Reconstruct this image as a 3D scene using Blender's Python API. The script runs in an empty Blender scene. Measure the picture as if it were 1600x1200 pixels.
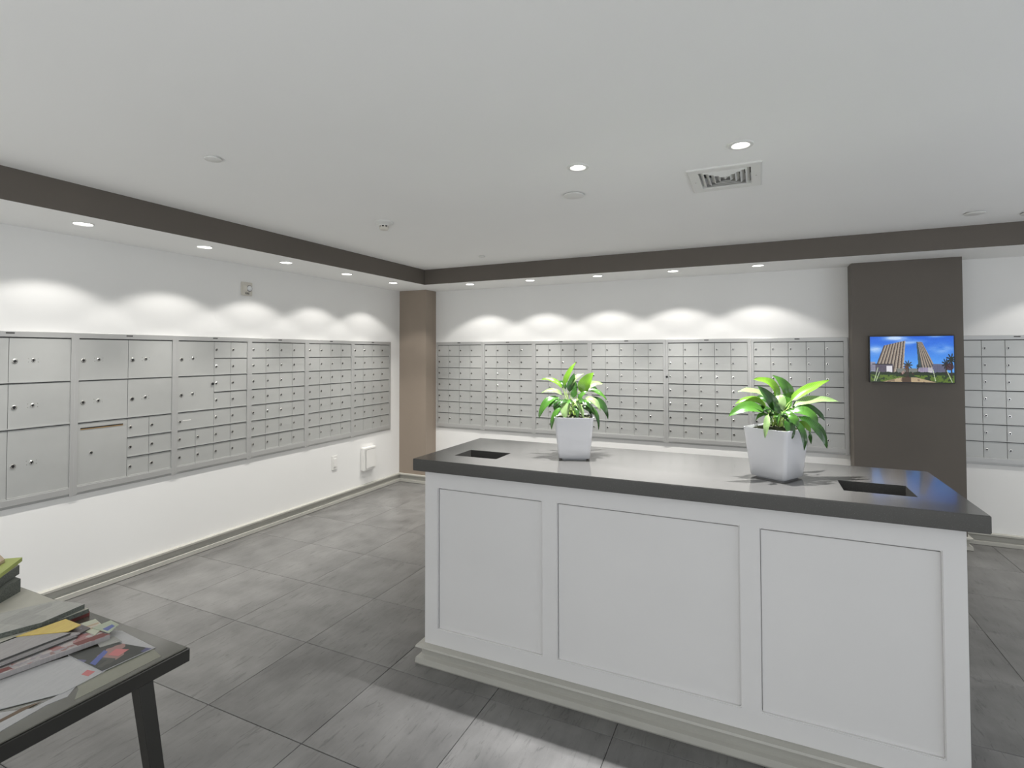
import bpy, bmesh, math, random
import numpy as np
from mathutils import Vector, Matrix
random.seed(7)
SC = bpy.context.scene
COL = SC.collection

# ------------------------------------------------------------------ camera
cam_d = bpy.data.cameras.new('camera')
cam = bpy.data.objects.new('camera', cam_d)
COL.objects.link(cam)
cam_d.sensor_width = 36.0
cam_d.lens = 826.87 / 1600 * 36.0
cam_d.shift_y = -(600 - 533.06) / 1600
cam_d.clip_start = 0.02
Rv = Vector((0.90618372, 0.42287988, -0.00191726))
Uv = Vector((0.01135999, -0.01981054, 0.99973921))
Fv = Vector((-0.42273162, 0.90596918, 0.0227559))
m = Matrix((Rv, Uv, -Fv)).transposed().to_4x4()
m.translation = Vector((0, 0, 1.67))
cam.matrix_world = m
SC.camera = cam

# ------------------------------------------------------------------ world, lights, exposure
w = bpy.data.worlds.new('world')
SC.world = w
w.use_nodes = True
w.node_tree.nodes['Background'].inputs[0].default_value = (0.86, 0.93, 1.0, 1)
w.node_tree.nodes['Background'].inputs[1].default_value = 1.0
SC.view_settings.view_transform = 'Standard'
SC.view_settings.look = 'None'
SC.view_settings.gamma = 1.0
SC.view_settings.use_curve_mapping = False
SC.view_settings.exposure = 0.0

SPOT_W = 14.5
BEAM_W = 72.0
CEIL_W = 36.0
CBEAM_W = 400.0

def area_light(name, loc, rot, sx, sy, power, col):
    d = bpy.data.lights.new(name, 'AREA')
    d.shape = 'RECTANGLE'; d.size = sx; d.size_y = sy; d.energy = power; d.color = col
    o = bpy.data.objects.new(name, d); COL.objects.link(o)
    o.location = loc; o.rotation_euler = rot
    o['kind'] = 'structure'
    return o
# added fill from unseen front and side, tilted up to lift the ceiling
area_light('front_fill', (-0.4, -2.10, 0.8), (math.radians(90+50), 0, 0), 6.6, 1.2, 66, (1.0, 0.99, 0.97))
area_light('side_cool_fill', (3.80, 1.4, 0.8), (math.radians(90+50), 0, math.radians(90)), 4.2, 1.2, 32, (0.84, 0.89, 1.0))  # added fill; cool tint for the bluish light from the right

# ------------------------------------------------------------------ room dimensions (metres)
XL, YB, ZS, ZC = -4.299, 5.936, 2.4906, 2.67
XR, YF = 3.9, -2.2
SX, SY = -3.6225, 5.289          # inner faces of the dropped soffit
COLX, COLY = -3.884, 5.702       # corner column
PX0, PX1, PY = 0.777, 1.584, 5.7206   # dark pillar with the screen
MZ0, MZ1 = 0.695, 1.816          # mailbox panels

# ------------------------------------------------------------------ helpers
def nt(mat):
    mat.use_nodes = True
    t = mat.node_tree
    return t, t.nodes, t.links, t.nodes['Principled BSDF']

def mat(name, col, rough=0.5, metal=0.0, spec=0.5, bump=0.0, bscale=200.0, var=0.0, vscale=3.0, coat=0.0):
    M = bpy.data.materials.new(name)
    t, n, l, b = nt(M)
    b.inputs['Base Color'].default_value = (*col, 1)
    b.inputs['Roughness'].default_value = rough
    b.inputs['Metallic'].default_value = metal
    b.inputs['Specular IOR Level'].default_value = spec
    b.inputs['Coat Weight'].default_value = coat
    tc = n.new('ShaderNodeTexCoord')
    if var > 0:
        nz = n.new('ShaderNodeTexNoise'); nz.inputs['Scale'].default_value = vscale
        nz.inputs['Detail'].default_value = 4
        l.new(tc.outputs['Object'], nz.inputs['Vector'])
        mr = n.new('ShaderNodeMapRange')
        mr.inputs['From Min'].default_value = 0.3; mr.inputs['From Max'].default_value = 0.7
        mr.inputs['To Min'].default_value = 1 - var; mr.inputs['To Max'].default_value = 1 + var
        l.new(nz.outputs['Fac'], mr.inputs['Value'])
        mx = n.new('ShaderNodeVectorMath'); mx.operation = 'SCALE'
        mx.inputs[0].default_value = col
        l.new(mr.outputs[0], mx.inputs['Scale'])
        l.new(mx.outputs[0], b.inputs['Base Color'])
    if bump > 0:
        nb = n.new('ShaderNodeTexNoise'); nb.inputs['Scale'].default_value = bscale
        nb.inputs['Detail'].default_value = 3
        l.new(tc.outputs['Object'], nb.inputs['Vector'])
        bp = n.new('ShaderNodeBump'); bp.inputs['Strength'].default_value = bump
        bp.inputs['Distance'].default_value = 0.002
        l.new(nb.outputs['Fac'], bp.inputs['Height']); l.new(bp.outputs[0], b.inputs['Normal'])
    return M

def emit(name, col, s):
    M = bpy.data.materials.new(name)
    t, n, l, b = nt(M)
    b.inputs['Base Color'].default_value = (0.8, 0.8, 0.8, 1)
    b.inputs['Emission Color'].default_value = (*col, 1)
    b.inputs['Emission Strength'].default_value = s
    return M

def finish(bm, name, mats, parent=None, loc=None, smooth=False, bevel=0.0, seg=1):
    if bevel > 0:
        bmesh.ops.remove_doubles(bm, verts=bm.verts, dist=1e-6)
        ed = [e for e in bm.edges if len(e.link_faces) == 2 and e.calc_face_angle(0) > 0.5]
        bmesh.ops.bevel(bm, geom=ed, offset=bevel, segments=seg, affect='EDGES', clamp_overlap=True)
    bmesh.ops.recalc_face_normals(bm, faces=bm.faces)
    me = bpy.data.meshes.new(name)
    if smooth:
        for f in bm.faces: f.smooth = True
    bm.to_mesh(me); bm.free()
    for x in (mats if isinstance(mats, (list, tuple)) else [mats]): me.materials.append(x)
    if smooth:
        try: me.set_sharp_from_angle(angle=math.radians(35))
        except Exception: pass
    return link(me, name, parent, loc)

def link(me, name, parent=None, loc=None, rot=None):
    o = bpy.data.objects.new(name, me); COL.objects.link(o)
    if parent is not None: o.parent = parent
    if loc is not None: o.location = loc
    if rot is not None: o.rotation_euler = rot
    return o

def tag(o, label=None, cat=None, group=None, kind=None):
    if label: o['label'] = label
    if cat: o['category'] = cat
    if group: o['group'] = group
    if kind: o['kind'] = kind
    return o

def empty(name, loc, rz=0.0):
    o = bpy.data.objects.new(name, None); COL.objects.link(o)
    o.empty_display_size = 0.05
    o.location = loc; o.rotation_euler = (0, 0, rz)
    return o

def bx(bm, x0, x1, y0, y1, z0, z1, mi=0):
    v = [bm.verts.new(p) for p in ((x0,y0,z0),(x1,y0,z0),(x1,y1,z0),(x0,y1,z0),(x0,y0,z1),(x1,y0,z1),(x1,y1,z1),(x0,y1,z1))]
    for q in ((3,2,1,0),(4,5,6,7),(0,1,5,4),(1,2,6,5),(2,3,7,6),(3,0,4,7)):
        f = bm.faces.new([v[i] for i in q]); f.material_index = mi

def box(name, d, M, parent=None, bevel=0.0, seg=1, loc=None):
    bm = bmesh.new(); bx(bm, *d)
    return finish(bm, name, M, parent, loc, bevel=bevel, seg=seg)

def slab(bm, x0, x1, y0, y1, z0, z1, holes):
    xs = sorted({x0, x1, *[h[0] for h in holes], *[h[1] for h in holes]})
    ys = sorted({y0, y1, *[h[2] for h in holes], *[h[3] for h in holes]})
    V = {}
    def v(i, j, k):
        if (i, j, k) not in V: V[(i, j, k)] = bm.verts.new((xs[i], ys[j], (z0, z1)[k]))
        return V[(i, j, k)]
    def solid(i, j):
        if i < 0 or j < 0 or i >= len(xs)-1 or j >= len(ys)-1: return False
        cx, cy = (xs[i]+xs[i+1])/2, (ys[j]+ys[j+1])/2
        return not any(h[0] < cx < h[1] and h[2] < cy < h[3] for h in holes)
    for i in range(len(xs)-1):
        for j in range(len(ys)-1):
            if not solid(i, j): continue
            bm.faces.new([v(i,j,1), v(i+1,j,1), v(i+1,j+1,1), v(i,j+1,1)])
            bm.faces.new([v(i,j,0), v(i,j+1,0), v(i+1,j+1,0), v(i+1,j,0)])
            if not solid(i-1,j): bm.faces.new([v(i,j,0), v(i,j,1), v(i,j+1,1), v(i,j+1,0)])
            if not solid(i+1,j): bm.faces.new([v(i+1,j,0), v(i+1,j+1,0), v(i+1,j+1,1), v(i+1,j,1)])
            if not solid(i,j-1): bm.faces.new([v(i,j,0), v(i+1,j,0), v(i+1,j,1), v(i,j,1)])
            if not solid(i,j+1): bm.faces.new([v(i,j+1,0), v(i,j+1,1), v(i+1,j+1,1), v(i+1,j+1,0)])

def lathe(bm, prof, n=32, axis='z', mi=0, center=(0,0,0)):
    rings = []
    for r, h in prof:
        ring = []
        for k in range(n):
            a = 2*math.pi*k/n
            c, s = r*math.cos(a), r*math.sin(a)
            p = {'z': (c, s, h), 'y': (c, h, s), 'x': (h, c, s)}[axis]
            ring.append(bm.verts.new(Vector(p)+Vector(center)))
        rings.append(ring)
    for i in range(len(rings)-1):
        for k in range(n):
            try:
                f = bm.faces.new([rings[i][k], rings[i][(k+1)%n], rings[i+1][(k+1)%n], rings[i+1][k]]); f.material_index = mi
            except ValueError: pass
    return rings

def cap(bm, ring, mi=0):
    f = bm.faces.new(ring); f.material_index = mi

def offset_path(path, d, side, closed):
    out = []
    n = len(path)
    for i in range(n):
        p = Vector(path[i])
        a = Vector(path[i-1]) if (i > 0 or closed) else None
        b = Vector(path[(i+1) % n]) if (i < n-1 or closed) else None
        def nor(u, v):
            t = (v-u).normalized(); return Vector((t.y, -t.x))*side
        if a is None: out.append(p+nor(p, b)*d)
        elif b is None: out.append(p+nor(a, p)*d)
        else:
            n1, n2 = nor(a, p), nor(p, b)
            mm = (n1+n2).normalized()
            out.append(p+mm*(d/max(0.2, mm.dot(n1))))
    return out

def sweep(names, path, prof, side, M, closed=False, parent=None, kind='structure'):
    objs = []
    offs = [offset_path(path, d, side, closed) for d, z in prof]
    n = len(path)
    for i in range(n if closed else n-1):
        j = (i+1) % n
        bm = bmesh.new()
        A = [bm.verts.new((offs[k][i].x, offs[k][i].y, prof[k][1])) for k in range(len(prof))]
        B = [bm.verts.new((offs[k][j].x, offs[k][j].y, prof[k][1])) for k in range(len(prof))]
        q = len(prof)
        for k in range(q):
            bm.faces.new([A[k], B[k], B[(k+1) % q], A[(k+1) % q]])
        bm.faces.new(A); bm.faces.new(B[::-1])
        o = finish(bm, names[i], M, parent)
        if kind: o['kind'] = kind
        objs.append(o)
    return objs

# ------------------------------------------------------------------ materials
WALL = mat('wall_paint', (0.82, 0.815, 0.795), 0.6, spec=0.3, bump=0.12, bscale=260, var=0.012, vscale=1.2)
CEIL = mat('ceiling_paint', (0.90, 0.90, 0.885), 0.7, spec=0.2, bump=0.1, bscale=200, var=0.012, vscale=0.8)
DARK = mat('taupe_paint', (0.130, 0.114, 0.097), 0.55, spec=0.35, bump=0.12, bscale=260, var=0.04, vscale=2)
COLUMN_LIT = mat('taupe_paint_lit', (0.30, 0.247, 0.198), 0.5, spec=0.35, bump=0.12, bscale=260, var=0.04, vscale=2)  # pillar taupe lightened to stand in for downlight glow on the column
TRIM = mat('baseboard_paint', (0.42, 0.41, 0.37), 0.4, spec=0.4, var=0.04, vscale=6)
ISL = mat('island_paint', (0.675, 0.665, 0.655), 0.45, spec=0.4, bump=0.04, bscale=150, var=0.01)
STEEL = mat('mailbox_enamel', (0.475, 0.48, 0.465), 0.42, metal=0.35, bump=0.05, bscale=500, var=0.02, vscale=9)
STEELB = mat('mailbox_frame_enamel', (0.47, 0.47, 0.46), 0.38, metal=0.4, bump=0.05, bscale=500)
GAP = mat('mailbox_gap', (0.05, 0.05, 0.048), 0.7)
NICKEL = mat('nickel', (0.62, 0.61, 0.58), 0.25, metal=1.0)
BLACK = mat('black_plastic', (0.015, 0.015, 0.016), 0.35)
BRASS = mat('worn_brass', (0.42, 0.27, 0.12), 0.4, metal=0.6)
WPLAST = mat('white_plastic', (0.80, 0.79, 0.76), 0.35)
CREAM = mat('cream_plastic', (0.66, 0.63, 0.56), 0.4)
GLASSY = mat('clear_lens', (0.75, 0.76, 0.76), 0.08, spec=0.8, coat=0.6)
VENTW = mat('vent_white', (0.74, 0.74, 0.71), 0.4)
LENS = emit('lamp_lens', (1.0, 0.98, 0.94), 6.0)
REFL = mat('reflector', (0.85, 0.85, 0.84), 0.25, metal=0.3)
TABLE = mat('table_metal', (0.022, 0.021, 0.018), 0.3, spec=0.5)
TGLASS = mat('table_glass', (0.10, 0.098, 0.08), 0.12, spec=0.6, coat=0.5)
SOIL = mat('potting_moss', (0.055, 0.06, 0.03), 0.95, bump=1.0, bscale=60, var=0.5, vscale=60)
POT = mat('glossy_white_planter', (0.64, 0.64, 0.66), 0.16, spec=0.5, coat=0.4)

def stone_counter():
    M = bpy.data.materials.new('speckled_quartz')
    t, n, l, b = nt(M)
    tc = n.new('ShaderNodeTexCoord')
    vo = n.new('ShaderNodeTexVoronoi'); vo.inputs['Scale'].default_value = 120
    l.new(tc.outputs['Object'], vo.inputs['Vector'])
    cr = n.new('ShaderNodeValToRGB')
    cr.color_ramp.elements[0].position = 0.0; cr.color_ramp.elements[0].color = (0.5, 0.5, 0.48, 1)
    cr.color_ramp.elements[1].position = 0.09; cr.color_ramp.elements[1].color = (0.080, 0.078, 0.073, 1)
    l.new(vo.outputs['Distance'], cr.inputs['Fac'])
    nz = n.new('ShaderNodeTexNoise'); nz.inputs['Scale'].default_value = 300; nz.inputs['Detail'].default_value = 2
    l.new(tc.outputs['Object'], nz.inputs['Vector'])
    mx = n.new('ShaderNodeMix'); mx.data_type = 'RGBA'; mx.blend_type = 'MIX'
    mt = n.new('ShaderNodeMath'); mt.operation = 'GREATER_THAN'; mt.inputs[1].default_value = 0.62
    l.new(nz.outputs['Fac'], mt.inputs[0]); l.new(mt.outputs[0], mx.inputs['Factor'])
    l.new(cr.outputs[0], mx.inputs['A']); mx.inputs['B'].default_value = (0.10, 0.10, 0.095, 1)
    l.new(mx.outputs['Result'], b.inputs['Base Color'])
    b.inputs['Roughness'].default_value = 0.16
    b.inputs['IOR'].default_value = 1.5
    b.inputs['Coat Weight'].default_value = 0.25
    b.inputs['Coat Roughness'].default_value = 0.05
    return M
QUARTZ = stone_counter()

def tile_mat():
    M = bpy.data.materials.new('slate_tile')
    t, n, l, b = nt(M)
    tc = n.new('ShaderNodeTexCoord'); oi = n.new('ShaderNodeObjectInfo')
    cmb = n.new('ShaderNodeCombineXYZ')
    mu = n.new('ShaderNodeMath'); mu.operation = 'MULTIPLY'; mu.inputs[1].default_value = 37.0
    l.new(oi.outputs['Random'], mu.inputs[0]); l.new(mu.outputs[0], cmb.inputs['Z'])
    l.new(mu.outputs[0], cmb.inputs['X'])
    add = n.new('ShaderNodeVectorMath'); add.operation = 'ADD'
    l.new(tc.outputs['Object'], add.inputs[0]); l.new(cmb.outputs[0], add.inputs[1])
    mp = n.new('ShaderNodeMapping'); mp.inputs['Scale'].default_value = (14.0, 2.6, 1.0)
    l.new(add.outputs[0], mp.inputs['Vector'])
    st = n.new('ShaderNodeTexNoise'); st.inputs['Scale'].default_value = 2.2; st.inputs['Detail'].default_value = 8
    st.inputs['Roughness'].default_value = 0.65; st.inputs['Distortion'].default_value = 0.5
    l.new(mp.outputs[0], st.inputs['Vector'])
    cl = n.new('ShaderNodeTexNoise'); cl.inputs['Scale'].default_value = 4.5; cl.inputs['Detail'].default_value = 5
    l.new(add.outputs[0], cl.inputs['Vector'])
    a1 = n.new('ShaderNodeMapRange'); a1.inputs['From Min'].default_value = .3; a1.inputs['From Max'].default_value = .7
    a1.inputs['To Min'].default_value = -.09; a1.inputs['To Max'].default_value = .09; l.new(st.outputs['Fac'], a1.inputs['Value'])
    a2 = n.new('ShaderNodeMapRange'); a2.inputs['From Min'].default_value = .3; a2.inputs['From Max'].default_value = .7
    a2.inputs['To Min'].default_value = -.22; a2.inputs['To Max'].default_value = .22; l.new(cl.outputs['Fac'], a2.inputs['Value'])
    a3 = n.new('ShaderNodeMapRange'); a3.inputs['To Min'].default_value = .92; a3.inputs['To Max'].default_value = 1.08
    l.new(oi.outputs['Random'], a3.inputs['Value'])
    s1 = n.new('ShaderNodeMath'); s1.operation = 'ADD'; l.new(a1.outputs[0], s1.inputs[0]); l.new(a2.outputs[0], s1.inputs[1])
    s2 = n.new('ShaderNodeMath'); s2.operation = 'ADD'; l.new(s1.outputs[0], s2.inputs[0]); l.new(a3.outputs[0], s2.inputs[1])
    sc = n.new('ShaderNodeVectorMath'); sc.operation = 'SCALE'; sc.inputs[0].default_value = TILE_COL
    l.new(s2.outputs[0], sc.inputs['Scale']); l.new(sc.outputs[0], b.inputs['Base Color'])
    b.inputs['Roughness'].default_value = 0.34; b.inputs['Specular IOR Level'].default_value = 0.55
    mp2 = n.new('ShaderNodeMapping'); mp2.inputs['Scale'].default_value = (26.0, 4.0, 1.0); mp2.inputs['Rotation'].default_value = (0, 0, 0.12)
    l.new(add.outputs[0], mp2.inputs['Vector'])
    ck = n.new('ShaderNodeTexNoise'); ck.inputs['Scale'].default_value = 1.6; ck.inputs['Detail'].default_value = 9
    ck.inputs['Roughness'].default_value = 0.7; ck.inputs['Distortion'].default_value = 1.2
    l.new(mp2.outputs[0], ck.inputs['Vector'])
    cm = n.new('ShaderNodeMapRange'); cm.inputs['From Min'].default_value = .34; cm.inputs['From Max'].default_value = .44
    cm.inputs['To Min'].default_value = .62; cm.inputs['To Max'].default_value = 1.0; l.new(ck.outputs['Fac'], cm.inputs['Value'])
    sc2 = n.new('ShaderNodeVectorMath'); sc2.operation = 'SCALE'
    l.new(sc.outputs[0], sc2.inputs[0]); l.new(cm.outputs[0], sc2.inputs['Scale']); l.new(sc2.outputs[0], b.inputs['Base Color'])
    bp = n.new('ShaderNodeBump'); bp.inputs['Strength'].default_value = 0.35; bp.inputs['Distance'].default_value = 0.003
    l.new(st.outputs['Fac'], bp.inputs['Height']); l.new(bp.outputs[0], b.inputs['Normal'])
    return M
TILE_COL = (0.148, 0.146, 0.141)
TILE = tile_mat()
GROUT = mat('grout', (0.05, 0.05, 0.048), 0.9)

# ------------------------------------------------------------------ floor
fl = box('floor', (XL, XR, YF, YB, -0.12, -0.005), GROUT); tag(fl, 'dark grey slate-look tiled floor', kind='structure')
TS, G = 0.599, 0.0025
def tile_mesh(x0, x1, y0, y1):
    bm = bmesh.new(); cx, cy = (x0+x1)/2, (y0+y1)/2
    bx(bm, x0-cx, x1-cx, y0-cy, y1-cy, -0.0048, 0.0)
    ed = [e for e in bm.edges if all(v.co.z > -0.001 for v in e.verts)]
    bmesh.ops.bevel(bm, geom=ed, offset=0.0015, segments=1, affect='EDGES')
    bmesh.ops.recalc_face_normals(bm, faces=bm.faces)
    me = bpy.data.meshes.new('tile'); bm.to_mesh(me); bm.free(); me.materials.append(TILE)
    return me, (cx, cy)
tcache = {}
xs = [XL]; x = -1.795 - 5*TS
while x < XR:
    if x > XL+0.02: xs.append(x)
    x += TS
xs.append(XR)
ys = [YF]; y = 2.305 - 8*TS
while y < YB-0.02:
    if y > YF+0.02: ys.append(y)
    y += TS
ys.append(YB)
for i in range(len(xs)-1):
    for j in range(len(ys)-1):
        a, b_, c, d = xs[i]+G/2, xs[i+1]-G/2, ys[j]+G/2, ys[j+1]-G/2
        k = (round(b_-a, 4), round(d-c, 4))
        if k not in tcache: tcache[k] = tile_mesh(a, b_, c, d)[0]
        link(tcache[k], 'tile', fl, ((a+b_)/2, (c+d)/2, 0))

# ------------------------------------------------------------------ walls and ceiling
T = 0.15
def S(name, d, M, label=None):
    o = box(name, d, M); tag(o, label, kind='structure'); return o
S('wall_left', (XL-T, XL, YF-T, YB+T, -0.12, ZC+T), WALL, 'white wall behind the left mailbox panels')
S('wall_back', (XL, XR, YB, YB+T, -0.12, ZC+T), WALL, 'white wall behind the rear mailbox panels')
# front (behind camera) and right walls, unseen; openings added for the fill lights
bm = bmesh.new()
bx(bm, XL, -3.8, YF-T, YF, -0.12, ZC+T); bx(bm, 3.0, XR+T, YF-T, YF, -0.12, ZC+T)
bx(bm, -3.8, 3.0, YF-T, YF, 2.5, ZC+T); bx(bm, -3.8, 3.0, YF-T, YF, -0.12, 0.15)
o = finish(bm, 'wall_front', WALL); tag(o, kind='structure')
bm = bmesh.new()
bx(bm, XR, XR+T, YF, -0.8, -0.12, ZC+T); bx(bm, XR, XR+T, 3.6, YB+T, -0.12, ZC+T)
bx(bm, XR, XR+T, -0.8, 3.6, 2.45, ZC+T); bx(bm, XR, XR+T, -0.8, 3.6, -0.12, 0.1)
o = finish(bm, 'wall_right', WALL); tag(o, kind='structure')
def added_window(name, horizontal, a0, a1, z0, z1, c, n):  # window frames added in the unseen openings that carry the fill
    bm = bmesh.new()
    def b2(p0, p1, q0, q1):
        if horizontal: bx(bm, p0, p1, c-0.03, c+0.03, q0, q1)
        else: bx(bm, c-0.03, c+0.03, p0, p1, q0, q1)
    b2(a0, a1, z0, z0+0.05); b2(a0, a1, z1-0.05, z1)
    for k in range(n+1):
        p = a0+(a1-a0-0.05)*k/n
        b2(p, p+0.05, z0+0.05, z1-0.05)
    return tag(finish(bm, name, WPLAST), kind='structure')
added_window('added_window_1', True, -3.8, 3.0, 0.15, 2.5, YF-0.07, 4)
added_window('added_window_2', False, -0.8, 3.6, 0.1, 2.45, XR+0.07, 3)

DL = [(-0.871, 2.709), (-0.069, 2.75), (2.4, 2.75)]
VX0, VX1, VY0, VY1 = -0.353, 0.027, 3.018, 3.442
h = 0.0405
bm = bmesh.new()
slab(bm, XL, XR, YF, YB, ZC, ZC+T, [(x-h, x+h, y-h, y+h) for x, y in DL] + [(VX0+.05, VX1-.05, VY0+.05, VY1-.05)])
o = finish(bm, 'ceiling', CEIL); tag(o, 'flat white painted ceiling', kind='structure')

SL = [(-3.842, 1.86), (-3.842, 2.665), (-3.842, 3.435), (-3.842, 4.21), (-3.842, 4.97)]
SB = [(-3.10, 5.465), (-2.325, 5.465), (-1.545, 5.465), (-0.77, 5.465), (0.0, 5.465)]
SBX = [(-3.842, 1.06), (-3.842, 0.26), (2.33, 5.465), (3.1, 5.465)]     # the rows go on past the frame
h2 = 0.030
def soffit(name, x0, x1, y0, y1, lights, inner):
    bm = bmesh.new()
    slab(bm, x0, x1, y0, y1, ZS, ZC, [(x-h2, x+h2, y-h2, y+h2) for x, y in lights])
    bmesh.ops.recalc_face_normals(bm, faces=bm.faces)
    for f in bm.faces:
        c = f.calc_center_median()
        if abs(f.normal.z) < .5 and ((inner == 'x' and abs(c.x-x1) < 1e-3) or (inner == 'y' and abs(c.y-y0) < 1e-3)):
            f.material_index = 1
    return finish(bm, name, [CEIL, DARK])
o = soffit('trim_1', XL, SX, YF, YB, SL+SBX[:2], 'x'); tag(o, 'dropped white soffit with dark taupe edge above the left mailboxes', kind='structure')

o = soffit('trim_2', SX, XR, SY, YB, SB+SBX[2:], 'y'); tag(o, 'dropped white soffit with dark taupe edge above the rear mailboxes', kind='structure')
S('trim_3', (XL, COLX, COLY, YB, 0, ZS), COLUMN_LIT, 'narrow taupe column in the room corner')
S('trim_4', (PX0, PX1, PY, YB, 0, ZS), DARK, 'wide taupe pillar carrying the wall screen')

path = [(XL, YF), (XL, COLY), (COLX, COLY), (COLX, YB), (PX0, YB), (PX0, PY), (PX1, PY), (PX1, YB), (XR, YB), (XR, 3.6)]
prof = [(0, 0.109), (0.020, 0.109), (0.030, 0.104), (0.031, 0.090), (0.022, 0.084), (0.008, 0.080), (0.006, 0.046), (0.012, 0.041), (0.028, 0.034), (0.030, 0.004), (0.0, 0.0)]
nm = ['baseboard_left', 'baseboard_corner', 'baseboard_corner', 'baseboard_back', 'baseboard_pillar', 'baseboard_pillar', 'baseboard_pillar', 'baseboard_back', 'baseboard_right']
sweep(nm, path, prof, 1, TRIM)

# ------------------------------------------------------------------ mailbox panels
ZI0, ZI1 = 0.752, 1.780            # inside of each frame
ROW = (ZI1-ZI0)/7
cache = {}
def lock_mesh(kind):
    if kind in cache: return cache[kind]
    bm = bmesh.new()
    r = {'lock': 0.0125, 'cam_lock': 0.0120, 'key_lock': 0.0155}[kind]
    rings = lathe(bm, [(r, 0), (r, -0.004), (r*0.86, -0.0065), (r*0.55, -0.0065)], 12, 'y')
    r2 = lathe(bm, [(r*0.55, -0.0066), (r*0.40, -0.0045)], 12, 'y', 1)
    cap(bm, r2[-1], 1)
    bx(bm, -0.0016, 0.0016, -0.0072, -0.004, -r*0.8, r*0.1, 1)
    if kind == 'cam_lock':           # four rivets round the second lock
        for sx in (-1, 1):
            for sz in (-1, 1):
                bx(bm, sx*0.026-0.0018, sx*0.026+0.0018, -0.0015, 0, sz*0.011-0.0018, sz*0.011+0.0018, 0)
    bmesh.ops.recalc_face_normals(bm, faces=bm.faces)
    me = bpy.data.meshes.new('lock'); bm.to_mesh(me); bm.free()
    me.materials.append(NICKEL); me.materials.append(BLACK)
    cache[kind] = me
    return me
def door_mesh(wd, ht, slot=False):
    k = ('d', round(wd, 3), round(ht, 3), slot)
    if k in cache: return cache[k]
    bm = bmesh.new()
    g = 0.0014
    bx(bm, g, wd-g, -0.014, -0.010, 0.0075, ht-0.0065)  # panel cut short; exposed dark backing stands in for the lip's shadow
    bm2e = [e for e in bm.edges if all(v.co.y < -0.013 for v in e.verts)]
    bmesh.ops.bevel(bm, geom=bm2e, offset=0.0012, segments=1, affect='EDGES')
    # rolled lower lip that catches the light and shades the door below
    bx(bm, 0.0008, wd-0.0008, -0.0235, -0.010, 0.0, 0.0075)
    if slot:
        bx(bm, 0.018, wd-0.030, -0.0165, -0.0135, ht-0.046, ht-0.038, 1)
        bx(bm, 0.018, wd-0.030, -0.0175, -0.0135, ht-0.052, ht-0.046, 2)
    bmesh.ops.recalc_face_normals(bm, faces=bm.faces)
    me = bpy.data.meshes.new('door'); bm.to_mesh(me); bm.free()
    me.materials.append(STEEL); me.materials.append(BLACK); me.materials.append(BRASS)
    cache[k] = me
    return me

def unit(x0, x1, cols, label, wall, layout=None, fx0=None, fx1=None, master=False, group=None):
    """x0..x1 inside of the frame along the wall; cols = inner boundaries; layout = list of (c0, c1, r0, r1, kind)"""
    a0 = fx0 if fx0 is not None else x0-0.026
    a1 = fx1 if fx1 is not None else x1+0.026
    cx = (x0+x1)/2
    if wall == 'back': t = empty('mailbox_panel', (cx, YB, MZ0))
    else: t = empty('mailbox_panel', (XL, cx, MZ0), math.radians(90))
    t.scale = (1, 0.55, 1)
    tag(t, label, 'mailbox', group)
    z0, z1 = 0.0, MZ1-MZ0
    i0, i1 = ZI0-MZ0, ZI1-MZ0
    bm = bmesh.new()
    L, R = a0-cx, a1-cx; l, r = x0-cx, x1-cx
    bx(bm, L, l, -0.026, 0, z0, z1); bx(bm, r, R, -0.026, 0, z0, z1)
    bx(bm, l, r, -0.026, 0, i1, z1); bx(bm, l, r, -0.026, 0, z0+0.016, i0)
    bx(bm, l, r, -0.014, 0, z0, z0+0.016)
    finish(bm, 'frame', STEELB, t, bevel=0.0012)
    bm = bmesh.new(); bx(bm, l, r, -0.007, -0.001, i0, i1)
    finish(bm, 'backing', GAP, t)
    bm = bmesh.new(); bx(bm, -0.022, 0.022, -0.0275, -0.024, z1-0.016, z1-0.007)
    finish(bm, 'number_tag', GAP, t)
    B = [x0]+list(cols)+[x1]
    if layout is None:
        layout = [(c, c+1, r_, r_+1, 'm') for r_ in range(7) for c in range(len(B)-1)]
    for (c0, c1, r0, r1, k) in layout:
        wd, ht = B[c1]-B[c0], ROW*(r1-r0)
        zb = ZI1-ROW*r1-MZ0
        d = link(door_mesh(wd, ht, k == 's'), {'m': 'door', 'p': 'parcel_door', 's': 'outgoing_mail_door', 'n': 'door', 'w': 'parcel_door'}[k], t, (B[c0]-cx, 0, zb))
        if k == 's':
            d['label'] = 'large door with a brass-edged outgoing mail slot'
            link(lock_mesh('lock'), 'lock', d, (0.085, -0.014, ht*0.50))
        elif k == 'p':
            link(lock_mesh('key_lock'), 'lock', d, (0.030, -0.014, ht*0.47))
            link(lock_mesh('cam_lock'), 'keyhole', d, (min(0.125, wd*0.40), -0.014, ht*0.49))
        elif k == 'w':
            link(lock_mesh('lock'), 'lock', d, (0.022, -0.014, ht*0.47))
            b2 = bmesh.new(); bx(b2, 0.045, 0.115, -0.0152, -0.0135, ht*0.50, ht*0.54)
            finish(b2, 'name_label', WPLAST, d)
        elif k == 'm':
            link(lock_mesh('lock'), 'lock', d, (0.021+random.uniform(-.001, .001), -0.014, ht*0.50))
    if master:
        mx = {'L': L+0.012, 'R': R-0.012}.get(master, master)
        bm = bmesh.new(); lathe(bm, [(0.012, -0.024), (0.012, -0.031), (0.009, -0.032)], 14, 'y', 0, (0, 0, 0)); rr = lathe(bm, [(0.009, -0.032), (0.0, -0.030)], 14, 'y')
        o = finish(bm, 'master_lock', BLACK, t, (mx, 0, 1.36-MZ0+0.05))
    return t

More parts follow.
